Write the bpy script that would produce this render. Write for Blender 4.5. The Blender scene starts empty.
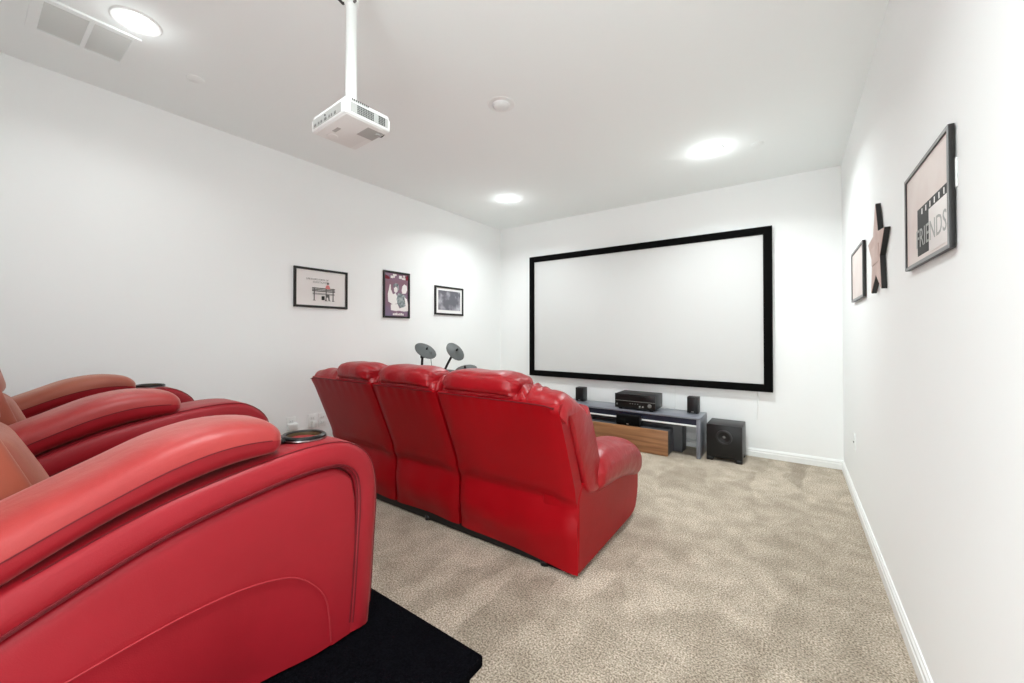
import bpy, bmesh, math, random
import numpy as np
from mathutils import Vector, Matrix
random.seed(4); rng = np.random.RandomState(7)
C = bpy.context.scene.collection
S = bpy.context.scene
PI = math.pi

# ------------------------------------------------------------------ camera, light, exposure
ROOM_L, ROOM_R, ROOM_F, ROOM_B, H = -3.482, 0.369, 4.619, -0.56, 2.74
LAMP_W = 10.5                                # watts per ceiling lamp
DOOR_FILL = 3.8                             # strength of the fill light through the added doorway
S.view_settings.view_transform = 'Standard'
S.view_settings.look = 'None'
S.view_settings.gamma = 1.0
S.view_settings.use_curve_mapping = False
S.view_settings.exposure = 0.88
cd = bpy.data.cameras.new('camera'); cam = bpy.data.objects.new('camera', cd); C.objects.link(cam)
cam.location = (0, 0, 1.219)
cam.rotation_euler = (PI/2 + 0.010, 0, 0.617)
cd.sensor_width = 36; cd.lens = 395.175/1024*36
cd.shift_y = -(341.5-329.77)/1024
cd.clip_start = 0.02
S.camera = cam
w = bpy.data.worlds.new('world'); S.world = w; w.use_nodes = True
w.node_tree.nodes['Background'].inputs[0].default_value = (.94, .985, 1, 1)
w.node_tree.nodes['Background'].inputs[1].default_value = DOOR_FILL
try:
    S.cycles.use_denoising = True
    S.cycles.max_bounces = 14; S.cycles.diffuse_bounces = 10
    S.cycles.sample_clamp_indirect = 6
except Exception: pass

# ------------------------------------------------------------------ materials
def rgb(r, g, b):
    f = lambda c: ((c/255+0.055)/1.055)**2.4 if c > 10 else c/255/12.92
    return (f(r), f(g), f(b), 1)
def mat(name, col, rough=.5, spec=.5, metal=0, emit=0, col2=None, cscale=6, cdetail=4, bumps=(), coat=0, stretch=None, lo=.35, hi=.65, sheen=0):
    m = bpy.data.materials.new(name); m.use_nodes = True
    nt = m.node_tree; b = nt.nodes['Principled BSDF']
    b.inputs['Base Color'].default_value = col
    b.inputs['Roughness'].default_value = rough
    b.inputs['Metallic'].default_value = metal
    b.inputs['Specular IOR Level'].default_value = spec
    b.inputs['Coat Weight'].default_value = coat
    if sheen:
        b.inputs['Sheen Weight'].default_value = sheen; b.inputs['Sheen Roughness'].default_value = .35; b.inputs['Sheen Tint'].default_value = (1, .80, .70, 1)
    if emit:
        b.inputs['Emission Color'].default_value = col; b.inputs['Emission Strength'].default_value = emit
    tc = nt.nodes.new('ShaderNodeTexCoord'); src = tc.outputs['Object']
    if stretch:
        mp = nt.nodes.new('ShaderNodeMapping'); mp.inputs['Scale'].default_value = stretch
        nt.links.new(src, mp.inputs[0]); csrc = mp.outputs[0]
    else: csrc = src
    if col2:
        n = nt.nodes.new('ShaderNodeTexNoise'); n.inputs['Scale'].default_value = cscale; n.inputs['Detail'].default_value = cdetail
        nt.links.new(csrc, n.inputs['Vector'])
        r = nt.nodes.new('ShaderNodeValToRGB'); r.color_ramp.elements[0].color = col; r.color_ramp.elements[1].color = col2
        r.color_ramp.elements[0].position = lo; r.color_ramp.elements[1].position = hi
        nt.links.new(n.outputs['Fac'], r.inputs[0]); nt.links.new(r.outputs[0], b.inputs['Base Color'])
    prev = None
    for kind, sc, st, dist in bumps:
        if kind == 'v':
            t = nt.nodes.new('ShaderNodeTexVoronoi'); o = t.outputs['Distance']
        else:
            t = nt.nodes.new('ShaderNodeTexNoise'); t.inputs['Detail'].default_value = 3; o = t.outputs['Fac']
        t.inputs['Scale'].default_value = sc; nt.links.new(csrc, t.inputs['Vector'])
        bp = nt.nodes.new('ShaderNodeBump'); bp.inputs['Strength'].default_value = st; bp.inputs['Distance'].default_value = dist
        nt.links.new(o, bp.inputs['Height'])
        if prev: nt.links.new(prev.outputs[0], bp.inputs['Normal'])
        prev = bp
    if prev: nt.links.new(prev.outputs[0], b.inputs['Normal'])
    return m

def carpet_material():
    m = mat('beige_carpet', rgb(184, 173, 156), 1.0, .05)
    nt = m.node_tree; b = nt.nodes['Principled BSDF']; N = nt.nodes.new; L = nt.links.new
    tc = N('ShaderNodeTexCoord'); src = tc.outputs['Object']
    def noise(sc, det, vec=src, dist=0):
        n = N('ShaderNodeTexNoise'); n.inputs['Scale'].default_value = sc; n.inputs['Detail'].default_value = det
        n.inputs['Distortion'].default_value = dist; L(vec, n.inputs['Vector']); return n.outputs['Fac']
    def ramp(fac, p0, p1, c0, c1):
        r = N('ShaderNodeValToRGB'); e = r.color_ramp.elements
        e[0].position = p0; e[1].position = p1; e[0].color = c0; e[1].color = c1; L(fac, r.inputs[0]); return r.outputs[0]
    def mix(kind, fac, a, c):
        x = N('ShaderNodeMix'); x.data_type = 'RGBA'; x.blend_type = kind; x.inputs['Factor'].default_value = fac
        L(a, x.inputs['A']); L(c, x.inputs['B']); return x.outputs['Result']
    # tuft colour: fine grain of light and dark yarn
    grain = ramp(noise(140, 6), .36, .66, rgb(132, 121, 106), rgb(218, 206, 190))
    blot = ramp(noise(7, 7), .36, .64, (.86, .85, .835, 1), (1.10, 1.10, 1.10, 1))
    col = mix('MULTIPLY', 1, grain, blot)
    # vacuum passes: pile brushed in wedge strokes
    mp = N('ShaderNodeMapping'); mp.inputs['Rotation'].default_value = (0, 0, .42); mp.inputs['Scale'].default_value = (2.6, 1.1, 1); L(src, mp.inputs[0])
    wob = N('ShaderNodeTexNoise'); wob.inputs['Scale'].default_value = 3.5; L(mp.outputs[0], wob.inputs['Vector'])
    add = N('ShaderNodeMix'); add.data_type = 'RGBA'; add.blend_type = 'LINEAR_LIGHT'; add.inputs['Factor'].default_value = .12
    L(mp.outputs[0], add.inputs['A']); L(wob.outputs['Color'], add.inputs['B'])
    vo = N('ShaderNodeTexVoronoi'); vo.feature = 'SMOOTH_F1'; vo.inputs['Scale'].default_value = 1.5; vo.inputs['Smoothness'].default_value = .12
    L(add.outputs['Result'], vo.inputs['Vector'])
    sep = N('ShaderNodeSeparateColor'); L(vo.outputs['Color'], sep.inputs[0])
    vac = ramp(sep.outputs[0], .1, .9, (.86, .85, .835, 1), (1.12, 1.12, 1.12, 1))
    col = mix('MULTIPLY', 1, col, vac)
    L(col, b.inputs['Base Color'])
    h = N('ShaderNodeBump'); h.inputs['Strength'].default_value = .7; h.inputs['Distance'].default_value = .012
    L(noise(130, 5), h.inputs['Height']); L(h.outputs[0], b.inputs['Normal'])
    return m

def wood_material():
    m = mat('walnut_veneer', rgb(150, 100, 62), .4, .4)
    nt = m.node_tree; b = nt.nodes['Principled BSDF']; N = nt.nodes.new; L = nt.links.new
    tc = N('ShaderNodeTexCoord'); mp = N('ShaderNodeMapping'); mp.inputs['Scale'].default_value = (1.2, 9, 22)
    L(tc.outputs['Object'], mp.inputs[0])
    n = N('ShaderNodeTexNoise'); n.inputs['Scale'].default_value = 1.6; n.inputs['Detail'].default_value = 8; n.inputs['Distortion'].default_value = .5
    L(mp.outputs[0], n.inputs['Vector'])
    r = N('ShaderNodeValToRGB'); e = r.color_ramp.elements
    e[0].position = .25; e[1].position = .75; e[0].color = rgb(122, 82, 54); e[1].color = rgb(170, 124, 86)
    L(n.outputs['Fac'], r.inputs[0]); L(r.outputs[0], b.inputs['Base Color'])
    return m

LEATHER_BUMP = (('n', 5, .12, .02), ('v', 330, .10, .0012))
M = dict(
    wall=mat('white_wall_paint', (.90, .918, .916, 1), .75, .2, bumps=(('n', 160, .03, .002),)),
    ceil=mat('white_ceiling_paint', (.90, .94, .935, 1), .85, .15),
    trim=mat('white_gloss_trim', (.86, .88, .872, 1), .35, .4),
    carpet=carpet_material(),
    red=mat('red_sofa_leather', rgb(156, 3, 17), .42, .2, col2=rgb(146, 2, 14), cscale=2, bumps=LEATHER_BUMP),
    redwr=mat('red_wrinkled_leather', rgb(160, 14, 26), .36, .5, col2=rgb(146, 8, 20), cscale=3, bumps=(('n', 11, .3, .03), ('v', 330, .12, .0012))),
    chair=mat('crimson_chair_leather', rgb(142, 20, 32), .46, .3, col2=rgb(134, 17, 28), cscale=4, sheen=.12, bumps=(('n', 6, .12, .02), ('v', 380, .12, .001))),
    pad=mat('worn_sheen_tinted_leather', rgb(156, 50, 48), .45, .4, col2=rgb(144, 38, 40), cscale=3, sheen=.3, bumps=(('n', 10, .25, .02), ('v', 380, .15, .001))),  # wear and ceiling sheen on the pads, both put into the base colour
    tan=mat('tan_leather', rgb(150, 78, 56), .5, .4, col2=rgb(138, 66, 48), cscale=3, sheen=.3, bumps=(('n', 8, .25, .02), ('v', 380, .15, .001))),  # tan for the backs and the third arm pad
    seam=mat('dark_red_thread', rgb(96, 8, 18), .6, .3),
    stitch=mat('red_thread', rgb(150, 36, 44), .6, .3),
    black=mat('black_plastic', rgb(16, 16, 17), .38, .4),
    gloss=mat('gloss_black_plastic', rgb(8, 8, 9), .3, .4),
    satin=mat('black_vinyl_wrap', rgb(24, 24, 25), .42, .5, bumps=(('n', 120, .1, .002),)),
    velvet=mat('black_velvet', rgb(10, 10, 10), .95, .1),
    blackcarpet=mat('black_carpet', rgb(4, 4, 6), 1, .02, col2=rgb(14, 14, 18), cscale=170, bumps=(('n', 220, .7, .01),)),
    screen=mat('matte_white_screen', (.66, .665, .66, 1), .9, .1),
    white=mat('white_plastic', (.80, .82, .81, 1), .4, .4),
    offwhite=mat('pale_grey_plastic', rgb(226, 228, 226), .5, .4),
    grey=mat('grey_plastic', rgb(168, 169, 166), .5, .4),
    midgrey=mat('mid_grey_plastic', rgb(112, 112, 110), .5, .4),
    hole=mat('dark_vent_hole', rgb(70, 70, 68), .8, .2),
    rubber=mat('grey_rubber', rgb(88, 92, 92), .55, .35, bumps=(('n', 60, .1, .002),)),
    metal=mat('brushed_steel', rgb(190, 190, 190), .3, .5, metal=1),
    frame=mat('black_picture_frame', rgb(28, 27, 26), .4, .4),
    framegrey=mat('grey_metal_frame_face', rgb(120, 120, 120), .35, .5),
    paper=mat('white_print_paper', rgb(232, 228, 226), .6, .3),
    matboard=mat('white_mat_board', rgb(240, 240, 238), .7, .2),
    pinkpaper=mat('pale_pink_print', rgb(232, 222, 217), .5, .3, col2=rgb(222, 208, 203), cscale=5),
    mauve=mat('mauve_poster_print', rgb(140, 104, 118), .5, .3, col2=rgb(126, 112, 138), cscale=4),
    maroon=mat('maroon_print', rgb(122, 30, 46), .5, .3),
    teal=mat('slate_print', rgb(92, 104, 108), .6, .3, col2=rgb(170, 178, 178), cscale=45),
    inkwhite=mat('white_ink', rgb(236, 232, 230), .6, .3),
    inkgrey=mat('grey_ink', rgb(108, 106, 104), .6, .3),
    inkblack=mat('black_ink', rgb(34, 32, 32), .6, .3),
    coral=mat('coral_ink', rgb(216, 130, 128), .6, .3),
    photo=mat('grey_photo_print', rgb(104, 104, 112), .4, .4, col2=rgb(196, 194, 202), cscale=9, cdetail=5, lo=.45, hi=.72),
    starface=mat('pale_pink_wood', rgb(206, 184, 176), .6, .3, col2=rgb(190, 164, 156), cscale=8),
    stand=mat('glow_tinted_laminate', rgb(118, 121, 130), .3, .5, bumps=()),  # blue glow on the grey stand put into its colour
    navy=mat('blue_glow_laminate', rgb(28, 33, 52), .4, .4),  # dark apron with the blue glow mixed into the colour
    standdark=mat('charcoal_laminate', rgb(70, 72, 76), .45, .4),
    wood=wood_material(),
    cone=mat('woofer_cone', rgb(34, 34, 36), .35, .5),
    cup=mat('cup_metal_bottom', rgb(84, 76, 52), .35, .5),
    lamp=mat('lit_lens', (1, .985, .95, 1), .5, .2, emit=9),
    blueglow=mat('blue_glow_plastic', rgb(24, 28, 66), .4, .4),  # navy stands in for blue light under the sofa
)

# ------------------------------------------------------------------ mesh helpers
class MB:
    def __init__(self): self.bm = bmesh.new()
    def box(self, x0, x1, y0, y1, z0, z1, bev=0, seg=2, rot=None, piv=None):
        t = bmesh.new(); bmesh.ops.create_cube(t, size=1)
        for v in t.verts:
            v.co = Vector(((x0+x1)/2+v.co.x*(x1-x0), (y0+y1)/2+v.co.y*(y1-y0), (z0+z1)/2+v.co.z*(z1-z0)))
        if bev: bmesh.ops.bevel(t, geom=list(t.edges), offset=bev, segments=seg, affect='EDGES', profile=.5)
        if rot: bmesh.ops.rotate(t, verts=t.verts, cent=piv or ((x0+x1)/2, (y0+y1)/2, (z0+z1)/2), matrix=rot)
        self.merge(t); return self
    def merge(self, t):
        me = bpy.data.meshes.new('tmp'); t.to_mesh(me); t.free(); self.bm.from_mesh(me); bpy.data.meshes.remove(me)
    def loft(self, rings, cap=True, closed=True):
        R = [[self.bm.verts.new(p) for p in r] for r in rings]; n = len(R[0])
        for a, b in zip(R, R[1:]):
            for i in range(n if closed else n-1):
                j = (i+1) % n
                try: self.bm.faces.new((a[i], a[j], b[j], b[i]))
                except ValueError: pass
        if cap and closed:
            for r in (R[0], R[-1]):
                try: self.bm.faces.new(r)
                except ValueError: pass
        return self
    def tube(self, pts, r, seg=8, cap=True):
        pts = [Vector(p) for p in pts]; rings = []; prev = None
        for i, p in enumerate(pts):
            d = (pts[min(i+1, len(pts)-1)] - pts[max(i-1, 0)]).normalized()
            if prev is None:
                up = Vector((0, 0, 1)) if abs(d.z) < .9 else Vector((1, 0, 0))
                u = d.cross(up).normalized()
            else:
                u = (prev - d*prev.dot(d)).normalized()
            prev = u; v = d.cross(u)
            rr = r[i] if isinstance(r, (list, tuple)) else r
            rings.append([p+(u*math.cos(a)+v*math.sin(a))*rr for a in [2*PI*k/seg for k in range(seg)]])
        return self.loft(rings, cap)
    def lathe(self, prof, cent=(0, 0, 0), axis=(0, 0, 1), seg=32, cap=True):
        q = Vector((0, 0, 1)).rotation_difference(Vector(axis)); c = Vector(cent)
        rings = [[c+q@Vector((r*math.cos(2*PI*k/seg), r*math.sin(2*PI*k/seg), z)) for k in range(seg)] for r, z in prof]
        return self.loft(rings, cap)
    def prism(self, poly, axis, lo, hi):
        def P(a, b, t): return {'x': (t, a, b), 'y': (a, t, b), 'z': (a, b, t)}[axis]
        return self.loft([[P(a, b, lo) for a, b in poly], [P(a, b, hi) for a, b in poly]])
    def grid(self, P):
        V = [[self.bm.verts.new(p) for p in row] for row in P]
        for a, b in zip(V, V[1:]):
            for i in range(len(a)-1): self.bm.faces.new((a[i], a[i+1], b[i+1], b[i]))
        return self
    def rot(self, m, piv): bmesh.ops.rotate(self.bm, verts=self.bm.verts, cent=piv, matrix=m); return self
    def build(self, name, material, parent=None, angle=38, weld=True, sub=0):
        bm = self.bm
        if weld: bmesh.ops.remove_doubles(bm, verts=bm.verts, dist=1e-5)
        bmesh.ops.recalc_face_normals(bm, faces=bm.faces)
        off = Vector((0, 0, 0)); p = parent
        while p is not None: off += p.location; p = p.parent
        for v in bm.verts: v.co -= off
        me = bpy.data.meshes.new(name); bm.to_mesh(me); bm.free()
        me.materials.append(M[material])
        for f in me.polygons: f.use_smooth = True
        me.set_sharp_from_angle(angle=math.radians(angle))
        o = bpy.data.objects.new(name, me); C.objects.link(o); o.parent = parent
        if sub:
            s = o.modifiers.new('subdivision', 'SUBSURF'); s.levels = sub; s.render_levels = sub
        return o
def center(o):
    """move a parentless mesh's origin to the middle of its base"""
    vs = [v.co for v in o.data.vertices]
    c = Vector(((min(v.x for v in vs)+max(v.x for v in vs))/2, (min(v.y for v in vs)+max(v.y for v in vs))/2, min(v.z for v in vs)))
    for v in o.data.vertices: v.co -= c
    o.location = c; return o
def tag(o, label, cat, group=None):
    o['label'] = label; o['category'] = cat
    if group: o['group'] = group
    return o
def thing(name, label, cat, loc, group=None):
    o = bpy.data.objects.new(name, None); C.objects.link(o); o.location = loc; o.empty_display_size = .1
    return tag(o, label, cat, group)
def struct(o, parent_free=True): o['kind'] = 'structure'; return o
def hermite(xs, ys, t):
    xs = np.array(xs, float); ys = np.array(ys, float); m = np.gradient(ys, xs)
    t = np.clip(t, xs[0], xs[-1]); i = np.clip(np.searchsorted(xs, t)-1, 0, len(xs)-2)
    h = xs[i+1]-xs[i]; s = (t-xs[i])/h
    return (2*s**3-3*s**2+1)*ys[i]+(s**3-2*s**2+s)*h*m[i]+(-2*s**3+3*s**2)*ys[i+1]+(s**3-s**2)*h*m[i+1]
def bolster(mb, axis, keys, n=26, seg=28, e=.75, end0=.06, end1=.06, wr=None, endmin=.0):
    """stuffed roll along x or y; keys = rows (t, centre a, centre b, half a, half b)"""
    k = np.array(keys, float); t0, t1 = k[0, 0], k[-1, 0]
    st = []
    for f in np.linspace(0, PI/2, 8)[:-1]: st.append((t0+end0*(1-math.cos(f)), max(math.sin(f), .02)))
    for t in np.linspace(t0+end0, t1-end1, n): st.append((t, 1))
    for f in np.linspace(PI/2, 0, 8)[1:]: st.append((t1-end1*(1-math.cos(f)), max(math.sin(f), .02)))
    rings = []
    for t, s in st:
        a, b, ra, rb = [float(hermite(k[:, 0], k[:, j], t)) for j in range(1, 5)]
        ra *= endmin+(1-endmin)*s; rb *= endmin+(1-endmin)*s
        ring = []
        for q in range(seg):
            th = 2*PI*q/seg; c, d = math.cos(th), math.sin(th)
            f = 1+(wr(t, th) if wr else 0)
            u = a+ra*f*math.copysign(abs(c)**e, c); v = b+rb*f*math.copysign(abs(d)**e, d)
            ring.append((t, u, v) if axis == 'x' else (u, t, v))
        rings.append(ring)
    return mb.loft(rings)
def smooth_poly(pts, n, it=2):
    p = np.array(pts, float)
    for _ in range(it):
        q = [p[0]]
        for a, b in zip(p, p[1:]): q += [a*.75+b*.25, a*.25+b*.75]
        q.append(p[-1]); p = np.array(q)
    d = np.r_[0, np.cumsum(np.hypot(*np.diff(p, axis=0).T))]
    t = np.linspace(0, d[-1], n)
    return np.stack([np.interp(t, d, p[:, 0]), np.interp(t, d, p[:, 1])], 1)

# ------------------------------------------------------------------ the room
struct(MB().box(ROOM_L-.15, ROOM_R+.15, ROOM_B-.15, ROOM_F+.15, -.12, 0).build('floor', 'carpet'))
struct(MB().box(ROOM_L-.15, ROOM_R+.15, ROOM_B-.15, ROOM_F+.15, H, H+.12).build('ceiling', 'ceil'))
struct(MB().box(ROOM_L-.15, ROOM_L, ROOM_B-.15, ROOM_F+.15, 0, H).build('wall_left', 'wall'))
struct(MB().box(ROOM_R, ROOM_R+.15, ROOM_B-.15, ROOM_F+.15, 0, H).build('wall_right', 'wall'))
struct(MB().box(ROOM_L, ROOM_R, ROOM_F, ROOM_F+.15, 0, H).build('wall_front', 'wall'))
DX0, DX1, DZ = -.66, .25, 2.06               # unseen doorway added behind the camera to let in fill light
struct(MB().box(ROOM_L, DX0, ROOM_B-.15, ROOM_B, 0, H).box(DX1, ROOM_R, ROOM_B-.15, ROOM_B, 0, H).box(DX0, DX1, ROOM_B-.15, ROOM_B, DZ, H).build('wall_back', 'wall'))
struct(MB().box(DX0-.06, DX0+.012, ROOM_B-.15, ROOM_B+.016, 0, DZ+.06, .003).box(DX1-.012, DX1+.06, ROOM_B-.15, ROOM_B+.016, 0, DZ+.06, .003).box(DX0+.012, DX1-.012, ROOM_B-.15, ROOM_B+.016, DZ-.012, DZ+.06, .003).build('trim_1', 'trim'))  # casing of the added doorway
BB = [(0, 0), (.015, 0), (.015, .048), (.0115, .052), (.0115, .068), (.007, .073), (.005, .080), (0, .082)]
struct(MB().prism([(ROOM_L+a, b) for a, b in BB], 'y', ROOM_B, ROOM_F).build('baseboard_left', 'trim', angle=25))
struct(MB().prism([(ROOM_R-a, b) for a, b in BB], 'y', ROOM_B, ROOM_F).build('baseboard_right', 'trim', angle=25))
struct(MB().prism([(ROOM_F-a, b) for a, b in BB], 'x', ROOM_L, ROOM_R).build('baseboard_front', 'trim', angle=25))
struct(MB().prism([(ROOM_B+a, b) for a, b in BB], 'x', ROOM_L, DX0-.06).build('baseboard_back', 'trim', angle=25))

# ------------------------------------------------------------------ ceiling lamps and fittings
def downlight(x, y, label, dim=1):
    t = thing('recessed_ceiling_light', label, 'ceiling light', (x, y, H), 'recessed ceiling lights')
    MB().lathe([(.072, -.002), (.078, -.006), (.092, -.006), (.097, -.0005), (.097, 0), (.072, 0)], (x, y, H), seg=40, cap=False).build('trim_ring', 'trim', t)
    MB().lathe([(.0005, -.010), (.03, -.0095), (.055, -.008), (.073, -.003), (.073, 0), (.0005, 0)], (x, y, H), seg=40).build('lens', 'lamp', t)
    l = bpy.data.lights.new('lamp', 'AREA'); l.shape = 'DISK'; l.size = .13; l.spread = math.radians(146); l.energy = LAMP_W*dim; l.color = (.93, .995, 1)
    o = bpy.data.objects.new('lamp', l); C.objects.link(o); o.parent = t; o.location = (0, 0, -.014)
    l2 = bpy.data.lights.new('lamp_spill', 'POINT'); l2.shadow_soft_size = .045; l2.energy = LAMP_W*.09*dim; l2.color = l.color
    o = bpy.data.objects.new('lamp_spill', l2); C.objects.link(o); o.parent = t; o.location = (0, 0, -.075)
    return t
downlight(-.54, 3.60, 'round lit downlight in the ceiling near the right end of the screen', 1.15)
downlight(-2.61, 3.60, 'round lit downlight in the ceiling near the far left corner', .85)
downlight(-2.60, .50, 'round lit downlight beside the white ceiling vent', .28)
downlight(-.54, .50, 'round downlight in the ceiling above the camera, outside the picture', 1.15)

v = thing('ceiling_vent', 'white two-panel air return vent on the ceiling beside the left downlight', 'vent', (-2.91, .37, H))
b = MB()
for y0, y1 in ((.185, .222), (.366, .383), (.518, .548)): b.box(-3.0501, -2.7649, y0, y1, H-.010, H)
for x0, x1 in ((-3.075, -3.050), (-2.765, -2.735)): b.box(x0, x1,   .185, .548, H-.010, H)
b.build('frame', 'ceil', v)
for y0, y1 in ((.222, .366), (.383, .518)):
    b = MB().box(-3.05, -2.765, y0, y1, H-.0015, H-.0005)
    for k in range(24):
        x = -3.045+k*.0118
        b.box(x, x+.0022, y0, y1, H-.007, H-.0015)
    b.build('louvre_panel', 'offwhite', v)
def cover(x, y, label, r=.045):
    o = MB().lathe([(.0005, -.0035), (r*.95, -.0035), (r, -.0025), (r, 0), (.0005, 0)], (0, 0, 0), seg=36).build('sprinkler_cover', 'ceil')
    o.location = (x, y, H); tag(o, label, 'sprinkler cover', 'flush sprinkler covers')
cover(-2.90, .82, 'small round flush disc on the ceiling between vent and projector')
cover(-.22, 3.71, 'small round flush disc on the ceiling right of the far right downlight')
d = thing('ceiling_detector', 'round white domed detector in the middle of the ceiling', 'detector', (-1.566, 2.083, H))
MB().lathe([(.055, -.012), (.058, -.004), (.088, -.004), (.092, 0), (.0005, 0)], (-1.566, 2.083, H), seg=36, cap=False).build('base_ring', 'trim', d)
MB().lathe([(.0005, -.030), (.03, -.029), (.046, -.023), (.054, -.012), (.056, 0), (.0005, 0)], (-1.566, 2.083, H), seg=36).build('dome', 'white', d)

# ------------------------------------------------------------------ projector on its pole
PX, PY = -1.485, .94
pr = thing('projector', 'white projector hanging on a pole below the ceiling', 'projector', (PX, PY, 2.05))
x0, x1, y0, y1, z0 = -1.632, -1.338, .832, 1.048, 2.048
b = MB().box(x0, x1, y0, y1, z0, 2.118, .012, 3)
b.box(x0+.004, x1-.004, y0+.004, y1-.004, 2.11, 2.136, .010, 3)
b.build('body', 'white', pr)
MB().box(x0+.010, x1-.010, y0+.010, y1-.034, z0-.0025, z0+.002, .001).build('bottom_cover', 'offwhite', pr)
p = MB().box(x0+.022, x1-.032, y0-.0015, y0+.004, z0+.013, z0+.062).build('port_panel', 'grey', pr)
b = MB()
for k, (px, wd) in enumerate(((-1.60, .020), (-1.565, .014), (-1.54, .014), (-1.51, .022), (-1.47, .010), (-1.45, .010), (-1.425, .016))):
    b.box(px, px+wd, y0-.003, y0, z0+.020, z0+.034, .001)
b.build('port', 'midgrey', p)
MB().lathe([(.0005, 0), (.005, 0), (.005, .003), (.0005, .003)], (-1.50, y0-.004, z0+.046), (0, 1, 0), 12).build('power_jack', 'black', p)
g = MB().box(x1-.003, x1+.0012, y0+.022, y1-.016, z0+.014, z0+.064).build('side_grille', 'grey', pr)
b = MB()
for i in range(10):
    for j in range(5):
        b.box(x1+.0008, x1+.0022, .885+i*.0078, .885+i*.0078+.0055, z0+.017+j*.009, z0+.017+j*.009+.006)
for i in range(4):
    for j in range(5):
        b.box(x1+.0008, x1+.0022, .985+i*.0085, .985+i*.0085+.0062, z0+.017+j*.009, z0+.017+j*.009+.0065)
b.build('vent_hole', 'hole', g)
b = MB()
for i in range(9):
    for j in range(2):
        b.box(x1-.0045, x1-.003, .862+i*.009, .862+i*.009+.006, z0+.075+j*.007, z0+.075+j*.007+.0045)
b.build('upper_vent_hole', 'hole', g)
MB().box(-1.470, -1.375, .958, 1.036, z0-.0035, z0+.001, .001).build('lens_recess', 'grey', pr)
MB().lathe([(.0005, .012), (.018, .012), (.024, .006), (.030, .004), (.030, -.012), (.0005, -.012)], (-1.415, y1+.002, 2.083), (0, 1, 0), 28).build('lens', 'gloss', pr)
MB().lathe([(.0005, -.003), (.022, -.003), (.024, 0), (.0005, 0)], (-1.575, .90, z0-.002), seg=24).build('foot', 'offwhite', pr)
MB().lathe([(.0005, -.008), (.012, -.008), (.012, 0), (.0005, 0)], (-1.40, 1.02, z0-.002), seg=20).build('foot', 'grey', pr)
MB().box(-1.530, -1.480, .876, .892, z0-.0032, z0-.002).build('name_plate', 'grey', pr)
b = MB().lathe([(.022, 0), (.022, H-2.17-.03)], (PX, PY, 2.17), seg=24)
b.lathe([(.027, 0), (.027, .045)], (PX, PY, 2.150), seg=24)
b.lathe([(.06, 0), (.06, .012), (.030, .014), (.028, .06), (.022, .06)], (PX, PY, H-.001), (0, 0, -1), 28)
b.build('mounting_pole', 'white', pr)
MB().box(PX-.055, PX+.055, PY-.05, PY+.05, 2.133, 2.152, .004).build('mounting_plate', 'white', pr)
MB().lathe([(.0005, 0), (.004, 0), (.004, .006), (.0005, .006)], (PX, PY-.031, 2.168), (0, 1, 0), 10).build('set_screw', 'midgrey', pr)
MB().lathe([(.0005, 0), (.005, 0), (.005, .012), (.0005, .012)], (PX+.026, PY-.004, 2.562), (1, 0, 0), 10).build('set_screw', 'midgrey', pr)
MB().lathe([(.022, -.02), (.027, -.015), (.029, .0), (.029, .15)], (PX, PY, 2.580), (0, 0, 1), 24, cap=False).build('pole_collar', 'white', pr)
MB().tube([(PX-.21, PY-.03, H-.002), (PX-.16, PY-.02, 2.715), (PX-.105, PY-.01, 2.650), (PX-.060, PY-.004, 2.600), (PX-.027, PY, 2.59)], .0055).build('power_cable', 'black', pr)
for o in [q for q in bpy.data.objects if q.type == 'MESH' and (q.parent == pr or (q.parent and q.parent.parent == pr))]:
    slim = o.name.split('.')[0] not in ('mounting_pole', 'set_screw', 'power_cable', 'pole_collar')
    for v in o.data.vertices:
        if v.co.z < .2: v.co.z *= .74
        else: v.co.z += .010
        if slim: v.co.x *= .893; v.co.y *= .912
pr.location = (-1.4655, .929, 2.040); pr.rotation_euler.z = math.radians(-2.5)

# ------------------------------------------------------------------ projection screen
sc = thing('projection_screen', 'wide white projection screen with black frame on the far wall', 'screen', (-1.552, ROOM_F-.02, .65))
sx0, sx1, sz0, sz1, yf = -2.95, -.155, .650, 2.269, ROOM_F
MB().box(sx0+.05, sx1-.05, yf-.034, yf-.012, sz0+.05, sz1-.05).build('screen_surface', 'screen', sc)
b = MB(); fw = .075
for a in ((sx0, sx0+fw, sz0, sz1), (sx1-fw, sx1, sz0, sz1), (sx0+fw, sx1-fw, sz0, sz0+fw), (sx0+fw, sx1-fw, sz1-fw, sz1)):
    b.box(a[0], a[1], yf-.048, yf-.008, a[2], a[3], .002)
b.build('frame', 'velvet', sc)
for x in (-2.6, -1.55, -.5): MB().box(x-.05, x+.05, yf-.012, yf, sz1-.12, sz1-.08).build('wall_bracket', 'metal', sc)
def cord(x, z0_, z1_, label):
    o = center(MB().tube([(x, yf-.006, z1_), (x-.002, yf-.005, (z0_+z1_)/2), (x-.012, yf-.006, z0_)], .005).build('wall_cable', 'trim'))
    tag(o, label, 'cable', 'white cables below the screen')
cord(-1.055, .30, .66, 'thin white cable on the wall between receiver and right bookshelf speaker')
cord(-.28, .36, .66, 'thin white cable on the wall just above the subwoofer')

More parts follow.
